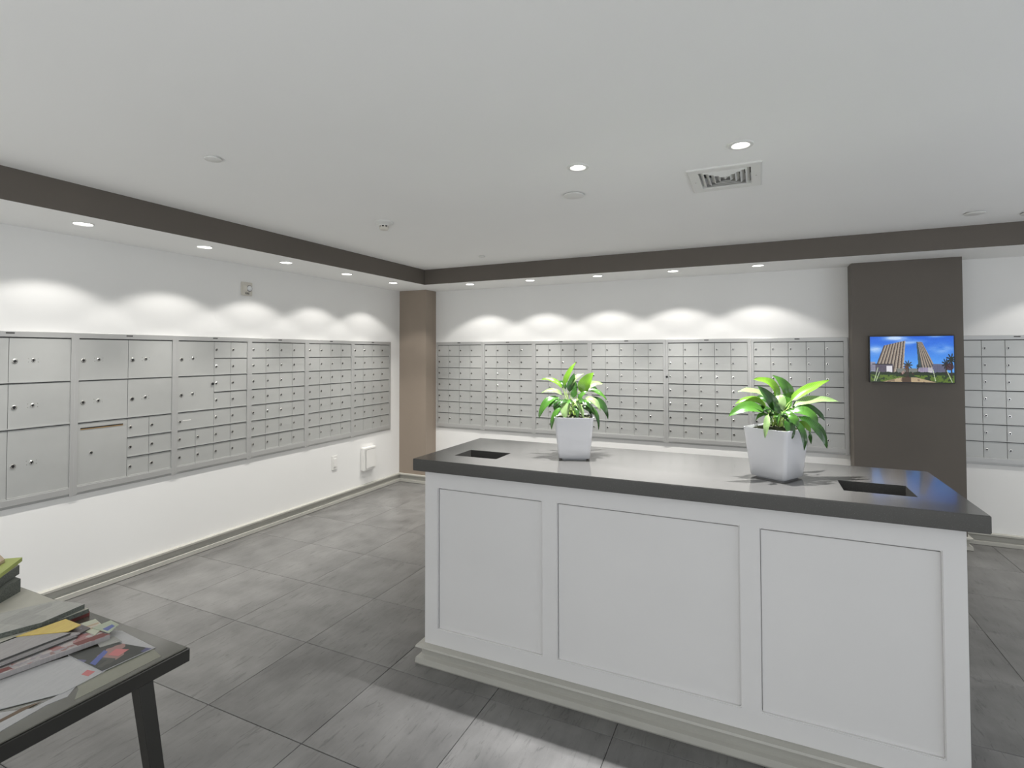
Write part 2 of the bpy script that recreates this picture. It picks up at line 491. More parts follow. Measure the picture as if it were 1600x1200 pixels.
GL, GB = 'mailbox panels on the left wall', 'mailbox panels on the rear wall'
unit(1.357, 2.018, [1.685], 'grey mailbox panel with only large parcel doors, nearest the camera on the left wall', 'left',
     [(0,1,0,2,'p'),(1,2,0,2,'p'),(0,1,2,4,'p'),(1,2,2,4,'p'),(0,1,4,7,'p'),(1,2,4,7,'p')], fx1=2.040, group=GL)
unit(2.063, 2.712, [2.384, 2.540], 'grey mailbox panel with a brass-edged mail slot in its lower left door', 'left',
     [(0,1,0,2,'p'),(1,3,0,2,'p'),(0,1,2,4,'p'),(1,3,2,4,'p'),(0,1,4,7,'s')]+[(c,c+1,r,r+1,'m') for c in (1,2) for r in (4,5,6)], fx0=2.040, fx1=2.7355, group=GL)
unit(2.759, 3.401, [2.913, 3.076, 3.236], 'grey mailbox panel with two stacked parcel doors left of small doors and a black lock', 'left',
     [(0,2,0,2,'p'),(0,2,2,4,'p'),(0,2,4,5,'w'),(0,1,5,6,'m'),(1,2,5,6,'m'),(0,1,6,7,'m'),(1,2,6,7,'m')]+[(c,c+1,r,r+1,'m') for c in (2,3) for r in range(7)], fx0=2.7355, fx1=3.4255, master=-0.02, group=GL)
unit(3.450, 4.087, [3.609, 3.768, 3.927], 'grey left wall panel of only small mailboxes, nearest the panels with parcel doors', 'left', fx0=3.4255, fx1=4.1125, group=GL)
unit(4.138, 4.778, [4.298, 4.458, 4.618], 'grey left wall panel of small mailboxes second from the corner, above the small wall switch', 'left', fx0=4.1125, fx1=4.803, group=GL)
unit(4.828, 5.478, [4.990, 5.152, 5.314], 'grey left wall panel of small mailboxes nearest the corner, above the white access box', 'left',
     [(c,c+1,r,r+1,'m') for c in range(4) for r in range(6)]+[(0,1,6,7,'m'),(1,2,6,7,'n'),(2,3,6,7,'m'),(3,4,6,7,'m')], fx0=4.803, fx1=5.503, group=GL)
bk = [
 (-3.844, -3.200, 4, 'rear wall mailbox panel next to the taupe corner column', False),
 (-3.148, -2.501, 4, 'rear wall mailbox panel second from the taupe corner column', False),
 (-2.451, -1.800, 4, 'four-column rear wall mailbox panel directly behind the left potted plant', False),
 (-1.751, -0.947, 5, 'five-column rear wall mailbox panel just right of the left potted plant', False),
 (-0.896, -0.107, 5, 'five-column rear wall mailbox panel with a black master lock on its left edge', 'L'),
 (-0.050, 0.733, 5, 'five-column rear wall mailbox panel just left of the wide taupe pillar', False),
 (1.603, 2.398, 5, 'rear wall mailbox panel right of the wide taupe pillar', False)]
for i, (a, b, n, lab, ms) in enumerate(bk):
    f0 = a-0.0255 if i else -3.868
    if i == 6: f0 = 1.590
    unit(a, b, [a+(b-a)*k/n for k in range(1, n)], lab, 'back', fx0=f0, fx1=b+(0.0245 if i != 5 else 0.035), master=ms, group=GB)

# ------------------------------------------------------------------ island cabinet
CX0, CX1, CYF, CYB = -1.662, 0.671, 2.434, 3.10
isl = empty('island_cabinet', ((CX0+CX1)/2, (CYF+CYB)/2, 0))
tag(isl, 'white panelled island cabinet in the middle of the room under the dark counter', 'cabinet')
def ip(name, d, M=ISL, bevel=0.0025, seg=2):
    ox, oy = (CX0+CX1)/2, (CYF+CYB)/2
    return box(name, (d[0]-ox, d[1]-ox, d[2]-oy, d[3]-oy, d[4], d[5]), M, isl, bevel, seg)
TZ = 1.036
RZ0, RZ1 = 0.192, 0.942
rec, th = 0.014, 0.018
for yf, yo in ((CYF, 1), (CYB, -1)):
    ops = [(-1.580, -0.977), (-0.897, -0.085), (-0.005, 0.597)]
    ox, oy = (CX0+CX1)/2, (CYF+CYB)/2
    bm = bmesh.new()      # built flat, then stood upright: (x, z) -> face frame
    slab(bm, CX0-ox, CX1-ox, 0.0, TZ, 0.0, th, [(p-ox, q-ox, RZ0, RZ1) for p, q in ops])
    for v_ in bm.verts:
        x_, z_, d_ = v_.co; v_.co = (x_, yf-oy+yo*d_, z_)
    bmesh.ops.recalc_face_normals(bm, faces=bm.faces)
    finish(bm, 'face_frame', ISL, isl, bevel=0.003, seg=2)
    for (a, b) in ops:
        y0, y1 = sorted((yf+yo*rec, yf+yo*(th+0.006))); ip('panel', (a+0.0022, b+0.004, y0, y1, RZ0-0.004, RZ1-0.0068), bevel=0.001)
        y0, y1 = sorted((yf+yo*(th+0.006), yf+yo*(th+0.012))); ip('back_board', (a-0.02, b+0.02, y0, y1, 0.02, TZ-0.01), bevel=0)
for xf, xo in ((CX0, 1), (CX1, -1)):
    x0, x1 = sorted((xf, xf+xo*th))
    ys_ = (CYF+th, CYB-th)
    ip('stile', (x0, x1, ys_[0], ys_[0]+0.064, 0, TZ)); ip('stile', (x0, x1, ys_[1]-0.064, ys_[1], 0, TZ))
    ip('rail', (x0, x1, ys_[0]+0.062, ys_[1]-0.062, RZ1, TZ)); ip('rail', (x0, x1, ys_[0]+0.062, ys_[1]-0.062, 0, RZ0))
    x0, x1 = sorted((xf+xo*rec, xf+xo*(th+0.006))); ip('panel', (x0, x1, ys_[0]+0.0665, ys_[1]-0.065, RZ0+0.001, RZ1-0.0028), bevel=0.001)
    x0, x1 = sorted((xf+xo*(th+0.006), xf+xo*(th+0.012))); ip('back_board', (x0, x1, ys_[0]+0.01, ys_[1]-0.01, 0.02, TZ-0.01), bevel=0)
ox, oy = (CX0+CX1)/2, (CYF+CYB)/2
ipath = [(CX0-ox, CYF-oy), (CX0-ox, CYB-oy), (CX1-ox, CYB-oy), (CX1-ox, CYF-oy)]
iprof = [(0, 0.104), (0.010, 0.104), (0.034, 0.099), (0.038, 0.090), (0.026, 0.083), (0.012, 0.078), (0.010, 0.048), (0.018, 0.042), (0.034, 0.035), (0.038, 0.008), (0.034, 0.0), (0.0, 0.0)]
sweep(['base_molding']*4, ipath, iprof, -1, TRIM, True, isl, None)

HOLES = [(-1.548, -1.288, 2.555, 2.742), (0.311, 0.561, 2.576, 2.772)]
ct = bmesh.new()
slab(ct, -1.708, 0.727, 2.384, 3.150, TZ, 1.10, HOLES)
bmesh.ops.remove_doubles(ct, verts=ct.verts, dist=1e-6)
bmesh.ops.recalc_face_normals(ct, faces=ct.faces)
ct.edges.ensure_lookup_table()
ed = [e for e in ct.edges if len(e.link_faces) == 2 and e.calc_face_angle(0) > 0.5 and not any(
      HOLES[i][0]-1e-4 < e.verts[k].co.x < HOLES[i][1]+1e-4 and HOLES[i][2]-1e-4 < e.verts[k].co.y < HOLES[i][3]+1e-4 for i in (0, 1) for k in (0, 1))]
bmesh.ops.bevel(ct, geom=ed, offset=0.003, segments=2, affect='EDGES', clamp_overlap=True)
o = finish(ct, 'countertop', QUARTZ)
tag(o, 'dark speckled stone countertop with two drop slots lying on the white island', 'countertop')
DARKC = mat('dark_liner', (0.022, 0.022, 0.022), 0.5)
for (a, b, c, d) in HOLES:
    bm = bmesh.new()
    e_ = 0.006; zb = 0.55
    a0, b0, c0, d0 = a-ox, b-ox, c-oy, d-oy
    bx(bm, a0-e_, a0-0.0005, c0-e_, d0+e_, zb, TZ); bx(bm, b0+0.0005, b0+e_, c0-e_, d0+e_, zb, TZ)
    bx(bm, a0-e_, b0+e_, c0-e_, c0-0.0005, zb, TZ); bx(bm, a0-e_, b0+e_, d0+0.0005, d0+e_, zb, TZ)
    bx(bm, a0-e_, b0+e_, c0-e_, d0+e_, zb-0.01, zb)
    finish(bm, 'waste_chute', DARKC, isl)

# ------------------------------------------------------------------ potted plants
def leaf_mat(name, c1, c2, trans):
    M = bpy.data.materials.new(name)
    t, n, l, b = nt(M)
    tc = n.new('ShaderNodeTexCoord')
    wv = n.new('ShaderNodeTexWave'); wv.inputs['Scale'].default_value = 9; wv.inputs['Distortion'].default_value = 0.6
    wv.bands_direction = 'X'
    l.new(tc.outputs['UV'], wv.inputs['Vector'])
    mx = n.new('ShaderNodeMix'); mx.data_type = 'RGBA'
    mx.inputs['A'].default_value = (*c1, 1); mx.inputs['B'].default_value = (*c2, 1)
    nz = n.new('ShaderNodeTexNoise'); nz.inputs['Scale'].default_value = 22
    l.new(tc.outputs['Object'], nz.inputs['Vector'])
    mu = n.new('ShaderNodeMath'); mu.operation = 'MULTIPLY'
    l.new(wv.outputs['Fac'], mu.inputs[0]); l.new(nz.outputs['Fac'], mu.inputs[1])
    l.new(mu.outputs[0], mx.inputs['Factor'])
    l.new(mx.outputs['Result'], b.inputs['Base Color'])
    b.inputs['Roughness'].default_value = 0.25
    b.inputs['Specular IOR Level'].default_value = 0.6
    b.inputs['Coat Weight'].default_value = 0.25
    tr = n.new('ShaderNodeBsdfTranslucent'); l.new(mx.outputs['Result'], tr.inputs['Color'])
    ms = n.new('ShaderNodeMixShader'); ms.inputs[0].default_value = trans
    out = [x for x in n if x.type == 'OUTPUT_MATERIAL'][0]
    l.new(b.outputs[0], ms.inputs[1]); l.new(tr.outputs[0], ms.inputs[2]); l.new(ms.outputs[0], out.inputs['Surface'])
    return M
LM = [leaf_mat('leaf_dark', (0.018, 0.062, 0.010), (0.045, 0.13, 0.018), 0.2),
      leaf_mat('leaf_mid', (0.045, 0.14, 0.018), (0.10, 0.25, 0.03), 0.3),
      leaf_mat('leaf_bright', (0.12, 0.27, 0.02), (0.24, 0.42, 0.045), 0.45),
      leaf_mat('leaf_pale', (0.20, 0.33, 0.11), (0.36, 0.45, 0.22), 0.3)]
STEM = mat('leaf_stalk', (0.20, 0.30, 0.06), 0.45)

def planter(name, c, ang, label, leaves, group):
    t = empty(name, (c[0], c[1], 1.10), 0)
    tag(t, label, 'plant', group)
    # square tapered pot with rounded corners
    def ring(half, z, rr, n=5):
        pts = []
        for k, (sx, sy) in enumerate(((1,1),(-1,1),(-1,-1),(1,-1))):
            for q in range(n):
                a = math.radians(90*k + 90*q/(n-1))
                pts.append(Vector((sx*(half-rr)+rr*math.cos(a), sy*(half-rr)+rr*math.sin(a), z)))
        R_ = Matrix.Rotation(ang, 4, 'Z')
        return [R_ @ p for p in pts]
    bm = bmesh.new()
    levels = [(0.066, 0.0, 0.012), (0.066, 0.007, 0.012), (0.081, 0.008, 0.015), (0.084, 0.014, 0.016), (0.103, 0.212, 0.018), (0.1055, 0.222, 0.019), (0.1055, 0.227, 0.019), (0.1015, 0.227, 0.017), (0.100, 0.212, 0.016), (0.097, 0.205, 0.014)]
    prev = None
    for hlf, z, rr in levels:
        cur = [bm.verts.new(p) for p in ring(hlf, z, rr)]
        if prev:
            for k in range(len(cur)):
                bm.faces.new([prev[k], prev[(k+1) % len(cur)], cur[(k+1) % len(cur)], cur[k]])
        else: bm.faces.new(cur[::-1])
        prev = cur
    bm.faces.new(prev)
    finish(bm, 'planter_pot', POT, t, smooth=True)
    # mossy soil
    bm = bmesh.new()
    R_ = Matrix.Rotation(ang, 4, 'Z')
    n = 18; V = {}
    for i in range(n+1):
        for j in range(n+1):
            u, v = (i/n*2-1), (j/n*2-1)
            z = 0.213 + 0.022*(1-max(abs(u), abs(v))**2) + random.uniform(-.004, .005)
            V[i, j] = bm.verts.new(R_ @ Vector((u*0.098, v*0.098, z)))
    for i in range(n):
        for j in range(n): bm.faces.new([V[i,j], V[i+1,j], V[i+1,j+1], V[i,j+1]])
    finish(bm, 'soil', SOIL, t, smooth=True)
    cam_dir = (Vector((0, 0, 1.67)) - Vector((c[0], c[1], 1.35))).normalized()
    extra = []
    rs = random.Random(len(leaves))
    for q in range(16):              # short inner leaves low over the rim
        a = 2*math.pi*q/16 + rs.uniform(-.15, .15)
        r0, r1 = 0.03, rs.uniform(.085, .125)
        extra.append(((c[0]+r0*math.cos(a), c[1]+r0*math.sin(a), 1.10+rs.uniform(.265, .31)), (c[0]+r1*math.cos(a), c[1]+r1*math.sin(a), 1.10+rs.uniform(.215, .30)), rs.uniform(.010, .015), .02, 0 if q % 3 else 1))
    for (A, B, hw, arch, tint) in list(leaves)+extra:
        A = Vector(A) - Vector((c[0], c[1], 1.10)); B = Vector(B) - Vector((c[0], c[1], 1.10))
        d = B-A; L = d.length
        N = (cam_dir*0.6 + Vector((random.uniform(-.35, .35), random.uniform(-.35, .1), 0.75))).normalized()
        up = (Vector((0, 0, 1)) + N*0.4); up = (up - d.normalized()*up.dot(d.normalized())).normalized()
        C1 = A + d*0.35 + up*arch*1.7; C2 = A + d*0.75 + up*arch*1.0
        def bz(s):
            return A*(1-s)**3 + C1*3*s*(1-s)**2 + C2*3*s*s*(1-s) + B*s**3
        def wid(s):
            return hw*(math.sin(math.pi*min(1, s**0.72))**0.85)*(1-0.25*s) + 0.0004
        nS, nW = 12, 2
        bm = bmesh.new(); uvl = bm.loops.layers.uv.new('uv')
        rows = []
        for i in range(nS+1):
            s = i/nS
            p = bz(s); tg = (bz(min(1, s+.01)) - bz(max(0, s-.01))).normalized()
            side = tg.cross(N).normalized(); nn = side.cross(tg).normalized()
            wv = 0.0016*math.sin(s*14+hw*900)
            row = []
            for k in range(-nW, nW+1):
                q = k/nW
                row.append((bm.verts.new(p + side*wid(s)*q*1.08 + nn*(wid(s)*0.30*abs(q) + wv*q)), (s, q*.5+.5)))
            rows.append(row)
        for i in range(nS):
            for k in range(2*nW):
                vs = [rows[i][k], rows[i][k+1], rows[i+1][k+1], rows[i+1][k]]
                f = bm.faces.new([v[0] for v in vs])
                for lp, v in zip(f.loops, vs): lp[uvl].uv = v[1]
        lf = finish(bm, 'leaf', LM[tint], t, smooth=True)
        if tint == 3: lf['label'] = 'pale glossy leaf'
        if tint == 2: lf['label'] = 'bright yellow-green leaf'
        # stalk from the soil up to the blade, a sub-part of the leaf
        base = Vector((random.uniform(-.028, .028), random.uniform(-.028, .028), 0.203))
        tg0 = (bz(0.02)-A).normalized()
        P1 = base + Vector((0, 0, 0.06)) + (A-base)*0.15; P2 = A - tg0*min(0.05, (A-base).length*0.4)
        bm = bmesh.new(); prev = None
        for i in range(7):
            s = i/6
            p = base*(1-s)**3 + P1*3*s*(1-s)**2 + P2*3*s*s*(1-s) + A*s**3
            rr = 0.0026*(1-.4*s)
            cur = [bm.verts.new(p + Vector((rr*math.cos(a), rr*math.sin(a), 0))) for a in (0, 1.57, 3.14, 4.71)]
            if prev:
                for k in range(4): bm.faces.new([prev[k], prev[(k+1)%4], cur[(k+1)%4], cur[k]])
            prev = cur
        finish(bm, 'stalk', STEM, lf, smooth=True)
    return t

L1=[
    ((-0.988, 2.801, 1.487), (-0.932, 2.846, 1.619), 0.016, 0.010, 2),
    ((-0.969, 2.833, 1.453), (-0.948, 2.862, 1.557), 0.021, 0.000, 0),
    ((-0.966, 2.845, 1.474), (-0.899, 2.896, 1.553), 0.016, 0.020, 3),
    ((-0.898, 2.844, 1.448), (-0.83, 2.851, 1.562), 0.036, 0.010, 2),
    ((-0.888, 2.871, 1.46), (-0.799, 2.922, 1.496), 0.020, 0.020, 3),
    ((-0.998, 2.797, 1.476), (-1.112, 2.765, 1.522), 0.016, 0.020, 2),
    ((-0.992, 2.779, 1.439), (-1.087, 2.712, 1.451), 0.014, 0.020, 3),
    ((-1.001, 2.763, 1.425), (-1.086, 2.671, 1.315), 0.023, 0.035, 1),
    ((-0.957, 2.741, 1.383), (-1.017, 2.683, 1.255), 0.018, 0.030, 1),
    ((-0.943, 2.725, 1.406), (-0.941, 2.684, 1.314), 0.027, 0.010, 3),
    ((-0.921, 2.746, 1.419), (-0.854, 2.736, 1.316), 0.016, 0.015, 3),
    ((-0.882, 2.852, 1.458), (-0.767, 2.884, 1.41), 0.018, 0.020, 1),
    ((-0.867, 2.804, 1.423), (-0.781, 2.802, 1.357), 0.018, 0.020, 3),
    ((-0.863, 2.861, 1.419), (-0.754, 2.86, 1.307), 0.020, 0.035, 0),
    ((-0.864, 2.84, 1.385), (-0.8, 2.829, 1.249), 0.012, 0.030, 0),
    ((-0.943, 2.878, 1.451), (-0.988, 2.9, 1.529), 0.016, 0.010, 0),
    ((-0.934, 2.806, 1.421), (-0.93, 2.828, 1.483), 0.020, 0.000, 0),
    ((-0.899, 2.8, 1.412), (-0.857, 2.819, 1.458), 0.016, 0.010, 1),
    ((-0.976, 2.754, 1.402), (-1.038, 2.692, 1.374), 0.016, 0.020, 0),
    ((-0.893, 2.782, 1.396), (-0.822, 2.783, 1.364), 0.016, 0.020, 0),
    ((-1.025, 2.808, 1.396), (-1.046, 2.822, 1.333), 0.014, 0.010, 0),
    ((-0.919, 2.922, 1.471), (-0.847, 3.001, 1.446), 0.014, 0.020, 0),
    ((-1.002, 2.873, 1.464), (-1.065, 2.875, 1.499), 0.014, 0.020, 0),
]
L2=[
    ((0.072, 2.711, 1.462), (-0.025, 2.653, 1.548), 0.030, 0.030, 2),
    ((0.025, 2.733, 1.465), (-0.09, 2.657, 1.491), 0.027, 0.012, 3),
    ((0.068, 2.666, 1.405), (-0.009, 2.639, 1.52), 0.025, 0.010, 0),
    ((0.018, 2.677, 1.399), (-0.128, 2.576, 1.383), 0.032, 0.030, 1),
    ((0.03, 2.737, 1.411), (-0.105, 2.674, 1.43), 0.025, 0.030, 2),
    ((0.132, 2.761, 1.449), (0.296, 2.858, 1.542), 0.025, 0.010, 2),
    ((0.141, 2.744, 1.427), (0.332, 2.833, 1.444), 0.022, 0.020, 3),
    ((0.133, 2.795, 1.458), (0.056, 2.767, 1.565), 0.027, 0.010, 1),
    ((0.132, 2.686, 1.401), (0.233, 2.701, 1.356), 0.028, 0.025, 1),
    ((0.157, 2.752, 1.421), (0.268, 2.783, 1.359), 0.021, 0.020, 0),
    ((0.159, 2.721, 1.378), (0.27, 2.743, 1.242), 0.025, 0.025, 0),
    ((0.131, 2.664, 1.372), (0.173, 2.642, 1.242), 0.016, 0.025, 0),
    ((0.105, 2.652, 1.372), (0.128, 2.631, 1.291), 0.021, 0.010, 0),
    ((0.033, 2.629, 1.393), (0.019, 2.58, 1.294), 0.013, 0.010, 3),
    ((0.152, 2.685, 1.359), (0.203, 2.677, 1.318), 0.015, 0.010, 2),
    ((0.072, 2.689, 1.476), (0.096, 2.657, 1.41), 0.022, 0.012, 3),
    ((0.191, 2.826, 1.314), (0.217, 2.861, 1.239), 0.010, 0.010, 0),
    ((0.111, 2.797, 1.403), (0.13, 2.826, 1.486), 0.019, 0.000, 1),
    ((0.05, 2.703, 1.38), (0.023, 2.68, 1.341), 0.013, 0.010, 0),
    ((0.077, 2.803, 1.413), (0.148, 2.879, 1.473), 0.016, 0.020, 0),
    ((0.05, 2.79, 1.425), (-0.03, 2.796, 1.443), 0.019, 0.020, 0),
    ((0.115, 2.645, 1.396), (0.149, 2.628, 1.343), 0.018, 0.010, 1),
    ((0.146, 2.858, 1.399), (0.211, 2.931, 1.425), 0.015, 0.020, 0),
    ((0.08, 2.65, 1.399), (0.055, 2.648, 1.45), 0.015, 0.000, 0),
]

GP = 'potted plants on the island counter'
planter('potted_plant', (-0.924, 2.782), math.radians(18.5), 'white square planter seen face-on with a leafy plant, near the left drop slot', L1, GP)
planter('potted_plant', (0.067, 2.732), math.radians(-30), 'white square planter turned corner-on with a leafy plant, near the right drop slot', L2, GP)

# ------------------------------------------------------------------ wall screen
def screen_colors(W_, H_):
    """painted picture shown by the screen: two tall towers over gardens under a blue sky"""
    rng = np.random.RandomState(3)
    X, Y = np.meshgrid((np.arange(W_)+.5)/W_, (np.arange(H_)+.5)/H_)
    Y = 1-Y           # 0 at top of the picture
    def noise(sx, sy, seed, oct=4):
        r = np.random.RandomState(seed); out = np.zeros_like(X); amp = 1; tot = 0
        for o_ in range(oct):
            gx, gy = int(sx*2**o_)+2, int(sy*2**o_)+2
            g = r.rand(gy+1, gx+1)
            fx, fy = X*(gx-1), Y*(gy-1)
            ix, iy = fx.astype(int), fy.astype(int); tx, ty = fx-ix, fy-iy
            tx = tx*tx*(3-2*tx); ty = ty*ty*(3-2*ty)
            v = (g[iy, ix]*(1-tx)+g[iy, ix+1]*tx)*(1-ty) + (g[iy+1, ix]*(1-tx)+g[iy+1, ix+1]*tx)*ty
            out += v*amp; tot += amp; amp *= .55
        return out/tot
    img = np.zeros((H_, W_, 3))
    def put(mask, c, a=1.0):
        a = np.asarray(a)*mask
        img[:] = img*(1-a[..., None]) + np.asarray(c, float)*a[..., None]
    one = np.ones_like(X)
    g = np.clip(Y/.65, 0, 1)[..., None]
    img[:] = np.array([0.09, 0.36, 0.83])*(1-g) + np.array([0.33, 0.62, 0.93])*g
    n = noise(3, 5, 5)
    def blob(cx, cy, rx, ry): return np.exp(-(((X-cx)/rx)**2+((Y-cy)/ry)**2))
    cl = blob(.08, .3, .13, .08)+blob(.33, .04, .15, .05)+blob(.5, .13, .14, .05)+blob(.86, .27, .11, .09)+blob(.8, .0, .1, .03)*.6
    put(one, (0.86, 0.92, 0.98), np.clip(cl*(n*2.4-.5), 0, .85))
    # towers: quads by linear edges
    def edge(x0, y0, x1, y1): return x0+(x1-x0)*(Y-y0)/(y1-y0)
    lft = edge(.175, .18, .08, .60); rgt = edge(.435, .10, .405, .80)
    top = .20-(X-.165)*.40
    m_ = (X > lft) & (X < rgt) & (Y > top) & (Y < .82)
    u = (X-lft)/np.maximum(rgt-lft, .01)
    s = (u*8.0) % 1
    colr = np.where((s < .45)[..., None], [0.30, 0.25, 0.23], [0.62, 0.56, 0.50])
    colr = np.where((s > .85)[..., None], [0.78, 0.74, 0.68], colr)
    colr = colr*(0.86+.14*((Y*60) % 1 > .4))[..., None]
    img[m_] = colr[m_]
    lft = edge(.567, .13, .585, .65); rgt = edge(.63, .11, .775, .64)
    m_ = (X > lft) & (X < rgt) & (Y > .12+(X-.6)*.35*(X > .62)) & (Y < .75)
    u = (X-lft)/np.maximum(rgt-lft, .01); s = (u*6.0) % 1
    colr = np.where((s < .45)[..., None], [0.30, 0.28, 0.27], [0.66, 0.60, 0.54])
    colr = np.where((u < .18)[..., None], [0.22, 0.30, 0.31], colr)
    colr = colr*(0.86+.14*((Y*60) % 1 > .4))[..., None]
    img[m_] = colr[m_]
    # podiums
    put((X < .28) & (Y > .60) & (Y < .80) & (X > .04), (0.33, 0.30, 0.36)); put((X < .06) & (Y > .56) & (Y < .78), (0.55, 0.55, 0.63))
    put((X > .02) & (X < .27) & (Y > .60) & (Y < .625), (0.10, 0.09, 0.10))
    put((X > .20) & (X < .27) & (Y > .65) & (Y < .8), (0.85, 0.84, 0.86))
    put((X > .58) & (X < .78) & (Y > .68) & (Y < .82), (0.62, 0.58, 0.68)); put((X > .75) & (X < .90) & (Y > .60) & (Y < .80), (0.38, 0.38, 0.48))
    put((X > .70) & (X < .75) & (Y > .68) & (Y < .8), (0.80, 0.78, 0.80))
    put((X > .33) & (X < .58) & (Y > .70) & (Y < .84), (0.45, 0.46, 0.44))
    wn = ((X*90) % 1 > .5) & ((Y*50) % 1 > .5)
    put(wn & (Y > .63) & (Y < .8) & ((X < .2) | ((X > .6) & (X < .9))), (0.2, 0.2, 0.26), .5)
    # foliage
    f = noise(30, 20, 9, 3)
    put((Y > .76+.05*f) & (Y < 1), (0.06, 0.14, 0.03))
    put((Y > .80+.07*f), (0.20, 0.32, 0.05), np.clip(f*2-.5, 0, 1))
    put((Y > .85) & (f > .48), (0.36, 0.46, 0.08), .8)
    # path
    pth = (Y > .90) & (np.abs(X-.47) < (Y-.86)*2.3)
    put(pth, (0.72, 0.63, 0.50), .95); put(pth & (f > .6), (0.40, 0.32, 0.26), .6)
    # fountain and shrubs
    put((np.abs(X-.44) < .055) & (Y > .90), (0.28, 0.20, 0.13)); put((blob(.45, .84, .09, .06) > .4) & (f > .45), (0.20, 0.07, 0.05))
    put((blob(.45, .80, .07, .06) > .4) & (f > .55), (0.62, 0.52, 0.48))
    # palms
    def palm(cx, cy, rx, ry, tr, c, y1):
        a = np.arctan2((Y-cy)/ry, (X-cx)/rx); r = np.hypot((X-cx)/rx, (Y-cy)/ry)
        put((np.abs(X-cx) < tr) & (Y > cy) & (Y < y1), (0.18, 0.13, 0.10))
        put(r < .75+.35*np.cos(a*9), c)
    palm(.46, .63, .055, .10, .008, (0.16, 0.16, 0.09), .86); palm(.44, .68, .03, .06, .006, (0.34, 0.20, 0.10), .86)
    palm(.91, .60, .05, .12, .010, (0.06, 0.09, 0.10), .84); palm(.97, .50, .06, .12, .008, (0.05, 0.11, 0.05), .9)
    palm(.58, .66, .02, .06, .004, (0.05, 0.09, 0.06), .8)
    put((blob(.95, .66, .05, .08) > .4), (0.22, 0.05, 0.05), .8)
    # slanting pale poles
    for x0, x1, ya, yb in ((.095, .045, .68, .99), (.115, .065, .78, .99), (.755, .785, .72, .98), (.915, .975, .74, .99)):
        xx = x0+(x1-x0)*(Y-ya)/(yb-ya)
        put((np.abs(X-xx) < .0035) & (Y > ya) & (Y < yb), (0.80, 0.86, 0.72))
    img += (rng.rand(H_, W_, 1)-.5)*.05
    return np.clip(img, 0, 1)
tv = empty('wall_screen', ((0.903+1.509)/2, PY, 1.611))
tag(tv, 'thin black wall-mounted screen on the taupe pillar showing two tower blocks under a blue sky', 'television')
hw_, hh_ = 0.303, 0.204
box('housing', (-hw_-0.004, hw_+0.004, -0.040, -0.002, -hh_-0.004, hh_+0.004), BLACK, tv, 0.003, 2)
W_, H_ = 230, 148
img = screen_colors(W_, H_)
lin = np.where(img <= .04045, img/12.92, ((img+.055)/1.055)**2.4)
me = bpy.data.meshes.new('display')
vx = np.linspace(-hw_+.004, hw_-.004, W_+1); vz = np.linspace(-hh_+.004, hh_-.004, H_+1)
GX, GZ = np.meshgrid(vx, vz)
co = np.stack([GX.ravel(), np.full(GX.size, -0.0408), GZ.ravel()], 1)
idx = np.arange((W_+1)*(H_+1)).reshape(H_+1, W_+1)
fc = np.stack([idx[:-1, :-1].ravel(), idx[:-1, 1:].ravel(), idx[1:, 1:].ravel(), idx[1:, :-1].ravel()], 1)
me.from_pydata(co.tolist(), [], fc.tolist())
ca = me.color_attributes.new('picture', 'FLOAT_COLOR', 'CORNER')
cc = np.concatenate([lin.reshape(-1, 3), np.ones((W_*H_, 1))], 1)
ca.data.foreach_set('color', np.repeat(cc, 4, axis=0).astype(np.float32).ravel())
SM = bpy.data.materials.new('screen_picture')
t_, n_, l_, b_ = nt(SM)
at_ = n_.new('ShaderNodeVertexColor'); at_.layer_name = 'picture'
b_.inputs['Base Color'].default_value = (0.01, 0.01, 0.01, 1); b_.inputs['Roughness'].default_value = 0.3
l_.new(at_.outputs['Color'], b_.inputs['Emission Color']); b_.inputs['Emission Strength'].default_value = 1.0
me.materials.append(SM)
link(me, 'display', tv)

# ------------------------------------------------------------------ things on the left wall
s = empty('fire_alarm_strobe', (XL, 3.389, 2.269), math.radians(90))
tag(s, 'small white fire alarm strobe plate high on the left wall above the mailboxes', 'alarm')
box('plate', (-0.056, 0.056, -0.018, 0, -0.062, 0.062), CREAM, s, 0.004, 2)
box('horn_grille', (-0.044, -0.004, -0.026, -0.018, -0.020, 0.030), CREAM, s, 0.002)
bm = bmesh.new(); rr = lathe(bm, [(0.026, -0.018), (0.025, -0.026), (0.016, -0.034), (0.002, -0.038)], 20, 'y')
o = finish(bm, 'strobe_lens', GLASSY, s, (0.022, 0, 0.006), smooth=True); o['label'] = 'round clear strobe lens'
bm = bmesh.new(); lathe(bm, [(0.029, -0.018), (0.029, -0.022), (0.026, -0.022)], 20, 'y')
o = finish(bm, 'lens_ring', BLACK, s, (0.022, 0, 0.006))
fc_ = bpy.data.curves.new('lettering', 'FONT'); fc_.body = 'FIRE'; fc_.size = 0.026; fc_.extrude = 0.0006; fc_.align_x = 'CENTER'; fc_.align_y = 'CENTER'
fo = bpy.data.objects.new('lettering_curve', fc_); COL.objects.link(fo)
bpy.context.view_layer.update()
me_ = bpy.data.meshes.new_from_object(fo.evaluated_get(bpy.context.evaluated_depsgraph_get())); bpy.data.objects.remove(fo)
fo = link(me_, 'lettering', s)
fo.location = (0.0, -0.0192, -0.043); fo.rotation_euler = (math.radians(90), 0, 0); me_.materials.clear(); me_.materials.append(BLACK)

